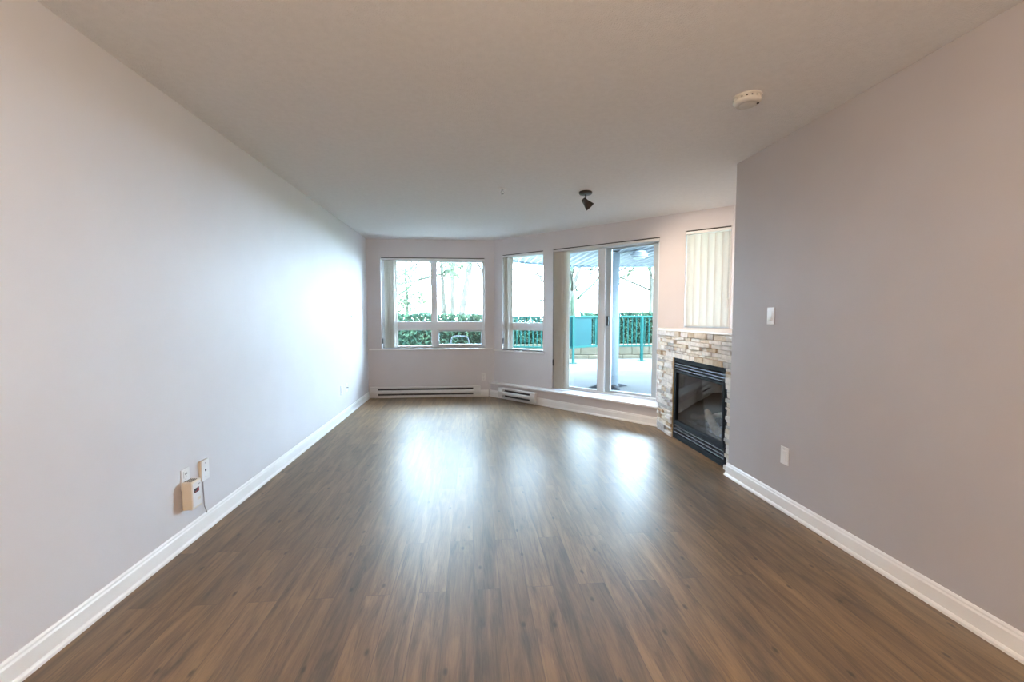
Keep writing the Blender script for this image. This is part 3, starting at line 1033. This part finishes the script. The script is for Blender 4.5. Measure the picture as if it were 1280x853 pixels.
M_bounce = noisy('pale_bounce_ground', (0.70, 0.70, 0.69), (0.80, 0.80, 0.79), 60.0, 0.95, 0.4, 120.0, spec=0.1)  # unseen ground strip, added to bounce daylight onto the ceiling
bm = BM(); extrude_poly(bm, [(-6.0, YF+TH+0.04), (0.40, YF+TH+0.04), (0.50, 8.88), (-6.0, 8.88)], 0.0, 0.02)
struct('bounce_strip', bm, M_bounce, label='added pale ground strip bouncing daylight indoors, unseen behind the window sill', cat='reflector')

# roof over the patio : ribbed metal soffit
M_soffit = noisy('soffit_metal', (0.32, 0.35, 0.38), (0.34, 0.37, 0.40), 4.0, 0.6, spec=0.1)
M_fascia = noisy('fascia_paint', (0.10, 0.16, 0.20), (0.13, 0.19, 0.23), 4.0, 0.5)
front = [(0.60, 7.50), (0.708, 7.80), (1.04, 8.07), (1.93, 8.53), (3.52, 8.40), (8.2, 8.40)]
def front_y(x):
    for (xa, ya_), (xb, yb_) in zip(front[:-1], front[1:]):
        if xa <= x <= xb:
            return ya_ + (yb_-ya_)*(x-xa)/(xb-xa)
    return front[-1][1]
def back_y(x):
    if x < A0.x + 0.15:
        return YF+TH+0.005
    if x > out2.x:
        return out2.y - 0.6
    return max(out2.y, A0.y + (TH+0.02)*math.sqrt(2) - (x - A0.x)) + 0.004
bm = BM()
rows = []
x = 0.61
while x < 8.0:
    for dx, dz in ((0, 0.0), (0.075, 0.0), (0.088, -0.018), (0.112, -0.018)):
        rows.append((x+dx, 2.25+dz))
    x += 0.125
top, bot = [], []
for (xx, zz) in rows:
    bot.append((bm.verts.new((xx, back_y(xx), zz)), bm.verts.new((xx, front_y(xx), zz))))
    top.append((bm.verts.new((xx, back_y(xx), 2.43)), bm.verts.new((xx, front_y(xx), 2.43))))
for i in range(len(rows)-1):
    bm.faces.new((bot[i][0], bot[i+1][0], bot[i+1][1], bot[i][1]))
    bm.faces.new((top[i][0], top[i][1], top[i+1][1], top[i+1][0]))
    bm.faces.new((bot[i][1], bot[i+1][1], top[i+1][1], top[i][1]))
    bm.faces.new((bot[i][0], top[i][0], top[i+1][0], bot[i+1][0]))
bm.faces.new((bot[0][0], bot[0][1], top[0][1], top[0][0]))
bm.faces.new((bot[-1][0], top[-1][0], top[-1][1], bot[-1][1]))
struct('patio_roof', bm, M_soffit, label='ribbed pale metal roof over the patio', cat='roof')
bm = BM()
sweep(bm, [(0.002, 2.218), (0.05, 2.218), (0.05, 2.50), (0.002, 2.50)], front, side=1)
struct('trim_4', bm, M_fascia, label='dark fascia along the edge of the patio roof', cat='fascia')

# round column
M_col = noisy('column_paint', (0.095, 0.115, 0.130), (0.105, 0.125, 0.140), 5.0, 0.7, spec=0.1)
cx, cy = 2.10, 6.62
root = empty('column', (cx, cy, ZP), 'round pale blue column on the patio behind the sliding door', 'column')
bm = BM(); lathe(bm, [(0.15, 0.012), (0.15, 2.055), (0, 2.055)], 40, cap=True)
obj('shaft', bm, M_col, root)
bm = BM()
for k in range(4):  # four dark wedges around the column foot
    Mk = Matrix.Rotation(R(12 + 90*k), 4, 'Z')
    vs = [(0.14, -0.05, 0.002), (0.33, -0.018, 0.002), (0.33, 0.018, 0.002), (0.14, 0.05, 0.002), (0.14, -0.04, 0.055), (0.32, -0.01, 0.014), (0.32, 0.01, 0.014), (0.14, 0.04, 0.055)]
    V = [bm.verts.new(Mk @ Vector(p)) for p in vs]
    for q in ((0,1,2,3),(4,5,6,7),(0,1,5,4),(1,2,6,5),(2,3,7,6),(3,0,4,7)):
        bm.faces.new([V[i] for i in q])
lathe(bm, [(0.165, 0.002), (0.165, 0.02), (0.15, 0.024)], 40)
obj('base_wedges', bm, noisy('base_wedges_dark', (0.010, 0.012, 0.015), (0.016, 0.018, 0.022), 12.0, 0.8, spec=0.1), root)

# soffit lamp on the patio ceiling
root = empty('patio_lamp', (2.49, 6.44, 2.232), 'round ribbed lamp on the patio roof right of the column', 'lamp')
bm = BM(); lathe(bm, [(0, 0), (0.10, 0), (0.10, 0.02), (0, 0.02)], 32, flip, cap=False)
obj('lamp_base', bm, M_stile, root)
bm = BM(); lathe(bm, [(0.095, 0.02), (0.13, 0.04), (0.12, 0.075), (0.07, 0.10), (0, 0.108)], 32, flip, cap=False)
obj('lamp_shade', bm, noisy('frosted_glass', (0.24, 0.27, 0.29), (0.28, 0.31, 0.33), 8.0, 0.4, spec=0.2), root)
bm = BM()
for rr_, zz in ((0.137, 0.04), (0.128, 0.075), (0.075, 0.104)):
    tube(bm, [(rr_*math.cos(2*math.pi*k/32), rr_*math.sin(2*math.pi*k/32), -zz) for k in range(33)], 0.006, 6)
obj('lamp_cage', bm, M_stile, root)

# railing: teal steel with pickets
M_teal = noisy('teal_paint', (0.0012, 0.034, 0.031), (0.0018, 0.039, 0.036), 7.0, 0.6, spec=0.08)
M_tealp = noisy('teal_sheet', (0.0014, 0.021, 0.025), (0.004, 0.034, 0.038), 60.0, 0.6, spec=0.08)
RZ0, RZ1 = 0.52, 1.265
def railing(a, b, posts, label, spacing=0.105, group='teal railing along the patio', post_feet=True):
    a = Vector(a); b = Vector(b)
    d = b - a; L_ = d.length; ang = math.atan2(d.y, d.x)
    root = empty('railing', (a.x, a.y, ZP), label, 'railing', group, ang)
    bm = BM(); box(bm, 0, -0.028, RZ1-ZP-0.045, L_, 0.028, RZ1-ZP, 0.008)
    obj('top_rail', bm, M_teal, root)
    bm = BM(); box(bm, 0, -0.020, RZ0-ZP, L_, 0.020, RZ0-ZP+0.035, 0.005)
    obj('bottom_rail', bm, M_teal, root)
    for px in posts:
        bm = BM(); box(bm, px-0.03, -0.03, 0.002, px+0.03, 0.03, RZ1-ZP-0.04, 0.004)
        box(bm, px-0.08, -0.07, 0.0, px+0.08, 0.07, 0.016, 0.003)
        obj('post', bm, M_teal, root)
    bm = BM(); box(bm, -0.009, -0.009, RZ0-ZP+0.03, 0.009, 0.009, RZ1-ZP-0.04)
    first = obj('picket', bm, M_teal, root)
    n = int((L_-0.08)/spacing)
    first.location.x = 0.06
    for k in range(1, n):
        c = first.copy(); COL.objects.link(c); c.parent = root
        c.location.x = 0.06 + k*spacing
    return root
railing((0.72, 10.45), (1.98, 9.86), [0.25], 'teal picket railing seen through the narrow window', 0.10)
railing((3.06, 10.33), (5.6, 10.33), [1.04], 'teal picket railing with a footed post right of the column', 0.105)
# solid teal gate panel
a = Vector((2.02, 9.78)); b = Vector((3.02, 10.34)); d = b-a
root = empty('gate', (a.x, a.y, ZP), 'solid teal panel gate seen through the left pane of patio door', 'gate', rotz=math.atan2(d.y, d.x))
Lg = d.length
bm = BM(); frame_ring(bm, 0, Lg, RZ0-ZP, RZ1-ZP, -0.022, 0.022, 0.045)
obj('gate_frame', bm, M_teal, root)
bm = BM(); box(bm, 0.04, -0.006, RZ0-ZP+0.04, 0.92, 0.006, RZ1-ZP-0.04)
obj('sheet_panel', bm, M_tealp, root)
for k in range(2):
    bm = BM(); box(bm, Lg-0.16+k*0.06, -0.008, RZ0-ZP+0.04, Lg-0.145+k*0.07, 0.008, RZ1-ZP-0.04)
    obj('picket', bm, M_teal, root)
bm = BM(); box(bm, 0.28, -0.052, 0.002, 0.34, -0.022, RZ1-ZP-0.03, 0.004); box(bm, 0.24, -0.09, 0.0, 0.38, 0.02, 0.016, 0.003)
obj('post', bm, M_teal, root)

# low retaining wall behind the railing
M_ret = noisy('buff_block', (0.044, 0.040, 0.028), (0.060, 0.055, 0.040), 9.0, 0.9, 0.5, 40.0, spec=0.1)
bm = BM()
for row in range(2):
    x = 0.7 - row*0.2
    while x < 8.0:
        box(bm, x, 10.95+0.02*row, 0.0+row*0.27, x+0.445, 11.25, 0.262+row*0.27, 0.012, 1)
        x += 0.45
o = struct('retaining_wall', bm, M_ret, label='low buff block wall behind the teal railing', cat='retaining wall')

# foliage helpers
def leaves(bm, pts, size, rnd, flat=0.0):
    for p in pts:
        n = Vector((rnd.uniform(-1, 1), rnd.uniform(-1, 1), rnd.uniform(-1, 1)+flat)).normalized()
        u = n.cross(Vector((rnd.uniform(-1, 1), rnd.uniform(-1, 1), rnd.uniform(-1, 1)))).normalized()
        v = n.cross(u)
        s = size*rnd.uniform(0.6, 1.3)
        a = bm.verts.new(p - u*s); b_ = bm.verts.new(p + v*s*0.45 + n*s*0.12); c = bm.verts.new(p + u*s); d_ = bm.verts.new(p - v*s*0.45 + n*s*0.12)
        bm.faces.new((a, b_, c)); bm.faces.new((a, c, d_))

def leaf_mat(name, c1, c2, scale=5.0):
    m = noisy(name, c1, c2, scale, 0.6, 0.0, spec=0.08)
    nt = m.node_tree
    p = nt.nodes['Principled BSDF']
    out = [n for n in nt.nodes if n.type == 'OUTPUT_MATERIAL'][0]
    tl = nd(m, 'ShaderNodeBsdfTranslucent')
    nt.links.new(p.inputs['Base Color'].links[0].from_socket, tl.inputs['Color'])
    mx = nd(m, 'ShaderNodeMixShader', Fac=0.35)
    nt.links.new(p.outputs[0], mx.inputs[1])
    nt.links.new(tl.outputs[0], mx.inputs[2])
    nt.links.new(mx.outputs[0], out.inputs['Surface'])
    return m
M_hedge = leaf_mat('hedge_leaf', (0.006, 0.021, 0.016), (0.030, 0.058, 0.033), 7.0)
M_core = noisy('hedge_core', (0.004, 0.010, 0.007), (0.008, 0.014, 0.009), 12.0, 0.95, spec=0.02)
M_pale = leaf_mat('pale_leaf', (0.070, 0.098, 0.060), (0.105, 0.125, 0.088), 3.0)
M_bark = noisy('grey_bark', (0.038, 0.037, 0.032), (0.062, 0.060, 0.052), 6.0, 0.9, 0.5, 30.0, spec=0.05)
M_moss = noisy('mossy_bark', (0.024, 0.040, 0.026), (0.042, 0.058, 0.042), 6.0, 0.9, 0.5, 30.0, spec=0.05)

def hedge(x0, y0, x1, y1, z0, z1, n, label, seed, m=None, size=0.05):
    rnd = random.Random(seed)
    root = empty('hedge', ((x0+x1)/2, (y0+y1)/2, z0), label, 'hedge')
    o_ = Vector(root.location)
    bm = BM(); box(bm, x0+0.08, y0+0.10, z0+0.002, x1-0.08, y1-0.08, z1-0.12, 0.05)
    obj('branches', bm, M_core, root, M=Matrix.Translation(-o_))
    pts = []
    for i in range(n):
        t = rnd.random()
        if t < 0.72:
            x = rnd.uniform(x0, x1); y = y0 + abs(rnd.gauss(0, 0.07)); z = rnd.uniform(z0+0.03, z1)
        else:
            x = rnd.uniform(x0, x1); y = rnd.uniform(y0, y1); z = z1 - abs(rnd.gauss(0, 0.07)) + 0.10*mnoise.noise(Vector((x*2.2, y, 0)))
        pts.append(Vector((x, y, z)))
    bm = BM(); leaves(bm, pts, size, rnd)
    obj('foliage', bm, m or M_hedge, root, M=Matrix.Translation(-o_))
hedge(-3.6, 9.0, 0.62, 9.8, 0.0, 1.30, 7000, 'clipped dark green hedge outside the big window', 1)
hedge(0.8, 11.35, 2.85, 12.1, 0.0, 1.22, 3500, 'green hedge behind the railing seen through the narrow window', 2)
hedge(2.95, 11.35, 6.8, 12.2, 0.0, 1.34, 7000, 'leafy dark hedge behind the railing right of the column', 3)

def bare_tree(loc, h, r0, label, seed, m, lean=0.0, depth=4, spread=0.9, first=0.35, group='bare trees beyond the fence', branches=None, leaf=None, nleaf=0):
    rnd = random.Random(seed)
    root = empty('bare_tree', loc, label, 'tree', group)
    bm = BM()
    tips = []
    def grow(p, d, length, r, lev):
        n = 5
        pts = [p.copy()]; rads = [r]
        for i in range(n):
            d = (d + Vector((rnd.uniform(-1, 1), rnd.uniform(-1, 1), rnd.uniform(-0.5, 0.7)))*0.13).normalized()
            p = p + d*length/n
            pts.append(p.copy()); rads.append(max(0.013, r*(1 - 0.62*(i+1)/n)))
        tube(bm, pts, rads, 6 if lev else 9)
        if lev >= 2:
            tips.extend(pts[2:])
        if lev >= depth:
            return
        k = rnd.randint(3, 4) if lev else rnd.randint(6, 9)
        for j in range(k):
            t = rnd.uniform(first if lev == 0 else 0.25, 1.0)
            i = min(n-1, int(t*n))
            q = pts[i].lerp(pts[i+1], t*n - i)
            a = Vector((rnd.uniform(-1, 1), rnd.uniform(-1, 1), rnd.uniform(-0.2, 0.6))).normalized()
            nd_ = (d*(1-spread*0.6) + a*spread).normalized()
            grow(q, nd_, length*rnd.uniform(0.42, 0.65), max(0.016, rads[i]*0.6), lev+1)
    grow(Vector((0, 0, 0)), Vector((lean, 0, 1)).normalized(), h, r0, 0)
    if branches:
        for (p0, p1, r) in branches:
            p0 = Vector(p0); p1 = Vector(p1)
            pts = [p0.lerp(p1, t/6) + Vector((rnd.uniform(-1, 1), rnd.uniform(-1, 1), rnd.uniform(-1, 1)))*0.04*(0 < t < 6) for t in range(7)]
            tube(bm, pts, [r*(1-0.6*t/6) for t in range(7)], 7)
    obj('trunk', bm, m, root)
    if leaf:
        bm = BM()
        pp = [rnd.choice(tips) + Vector((rnd.gauss(0, 0.12), rnd.gauss(0, 0.12), rnd.gauss(0, 0.12))) for _ in range(nleaf)]
        leaves(bm, pp, 0.085, rnd)
        obj('foliage', bm, leaf, root)
    return root
bare_tree((3.15, 13.0, 0), 5.2, 0.085, 'mossy forked tree behind the gate, seen through the left door pane', 21, M_moss, first=0.5, depth=3,
          branches=[((0.0, 0, 1.75), (0.95, 0, 2.75), 0.05), ((0, 0, 1.32), (1.6, 0.1, 1.36), 0.02), ((0, 0, 2.0), (-0.35, 0, 2.8), 0.03)])
bare_tree((2.48, 13.0, 0), 5.6, 0.09, 'bare tree with slanting boughs behind the narrow window', 22, M_bark, lean=0.02, depth=3,
          branches=[((0.0, 0, 2.05), (-1.15, 0, 2.92), 0.045), ((-0.35, 0, 2.40), (-1.5, 0, 2.70), 0.032), ((0.0, 0, 1.62), (-1.5, 0, 2.02), 0.026),
                    ((-0.3, 0, 1.72), (-1.2, 0.1, 1.55), 0.022), ((-0.6, 0, 2.45), (-0.9, 0, 1.95), 0.02), ((0.0, 0, 1.9), (-1.3, 0.2, 2.3), 0.024)])
bare_tree((-0.72, 13.4, 0), 6.5, 0.09, 'middle one of three pale trunks in the right upper window pane', 23, M_bark, depth=3, first=0.55)
bare_tree((-0.38, 13.0, 0), 7.0, 0.115, 'rightmost, leaning one of three pale trunks in the right upper window pane', 24, M_bark, depth=3, first=0.45)
bare_tree((5.2, 15.0, 0), 5.4, 0.08, 'twiggy bare tree behind the railing right of the column', 25, M_bark, depth=4, first=0.25, leaf=M_pale, nleaf=2860)
bare_tree((0.9, 17.0, 0), 6.0, 0.09, 'distant bare tree at the right edge of the big window', 26, M_bark, depth=4, first=0.3)
bare_tree((-2.0, 12.2, 0), 3.3, 0.06, 'sparse leafy young tree behind the hedge in the left upper pane', 27, M_moss, depth=3, first=0.2, leaf=M_pale, nleaf=2860)

bare_tree((4.3, 18.5, 0), 6.5, 0.10, 'far bare tree between the forked tree and the twiggy one', 28, M_bark, depth=4, first=0.2, leaf=M_pale, nleaf=1650)
bare_tree((-1.2, 19.0, 0), 7.5, 0.11, 'leftmost of three pale trunks in the right upper window pane', 29, M_bark, depth=4, first=0.2, leaf=M_pale, nleaf=1650)
bare_tree((-3.4, 16.5, 0), 6.5, 0.10, 'leafy bare tree at the far left of the big window', 30, M_bark, depth=4, first=0.2, leaf=M_pale, nleaf=3850)
bare_tree((7.2, 17.0, 0), 6.5, 0.10, 'bare tree at the right edge of the patio door', 31, M_bark, depth=4, first=0.2, leaf=M_pale, nleaf=2200)
rnd = random.Random(77)
root = empty('evergreen', (-1.62, 11.2, 0.0), 'pale feathery evergreen behind the hedge in the left upper pane', 'tree')
bm = BM()
tube(bm, [(0, 0, 0), (0.02, 0, 1.2), (-0.02, 0, 2.3), (0, 0, 3.0)], [0.06, 0.05, 0.03, 0.012], 8)
obj('trunk', bm, M_moss, root)
bm = BM(); pp = []
for i in range(30):
    z = rnd.uniform(0.9, 2.75); a = rnd.uniform(0, 6.283); rr_ = 0.62*(1.0 - (z-0.6)/2.7) + 0.14
    tip = Vector((rr_*math.cos(a), rr_*math.sin(a), z - 0.10))
    for k in range(20):
        t = rnd.random()**0.7
        pp.append(Vector((0, 0, z+0.06)).lerp(tip, t) + Vector((rnd.gauss(0, 0.05), rnd.gauss(0, 0.05), rnd.gauss(0, 0.035))))
leaves(bm, pp, 0.050, rnd)
obj('foliage', bm, M_pale, root)
# white hoop behind the low right pane
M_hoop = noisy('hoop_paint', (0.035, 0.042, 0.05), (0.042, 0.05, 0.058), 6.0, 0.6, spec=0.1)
root = empty('garden_hoop', (-0.22, 8.0, 0.02), 'white arched tube hoop outside the low right pane of big window', 'hoop')
bm = BM()
tube(bm, [(-0.185, 0, 0.002), (-0.172, 0, 0.55), (-0.158, 0, 0.80), (-0.140, 0, 0.862), (-0.10, 0, 0.882), (0, 0, 0.886), (0.10, 0, 0.882), (0.140, 0, 0.862), (0.158, 0, 0.80), (0.172, 0, 0.55), (0.185, 0, 0.002)], 0.0095, 10)
obj('tube', bm, M_hoop, root)
bm = BM(); box(bm, -0.165, -0.006, 0.60, 0.165, 0.006, 0.625, 0.003)
obj('crossbar', bm, M_hoop, root)
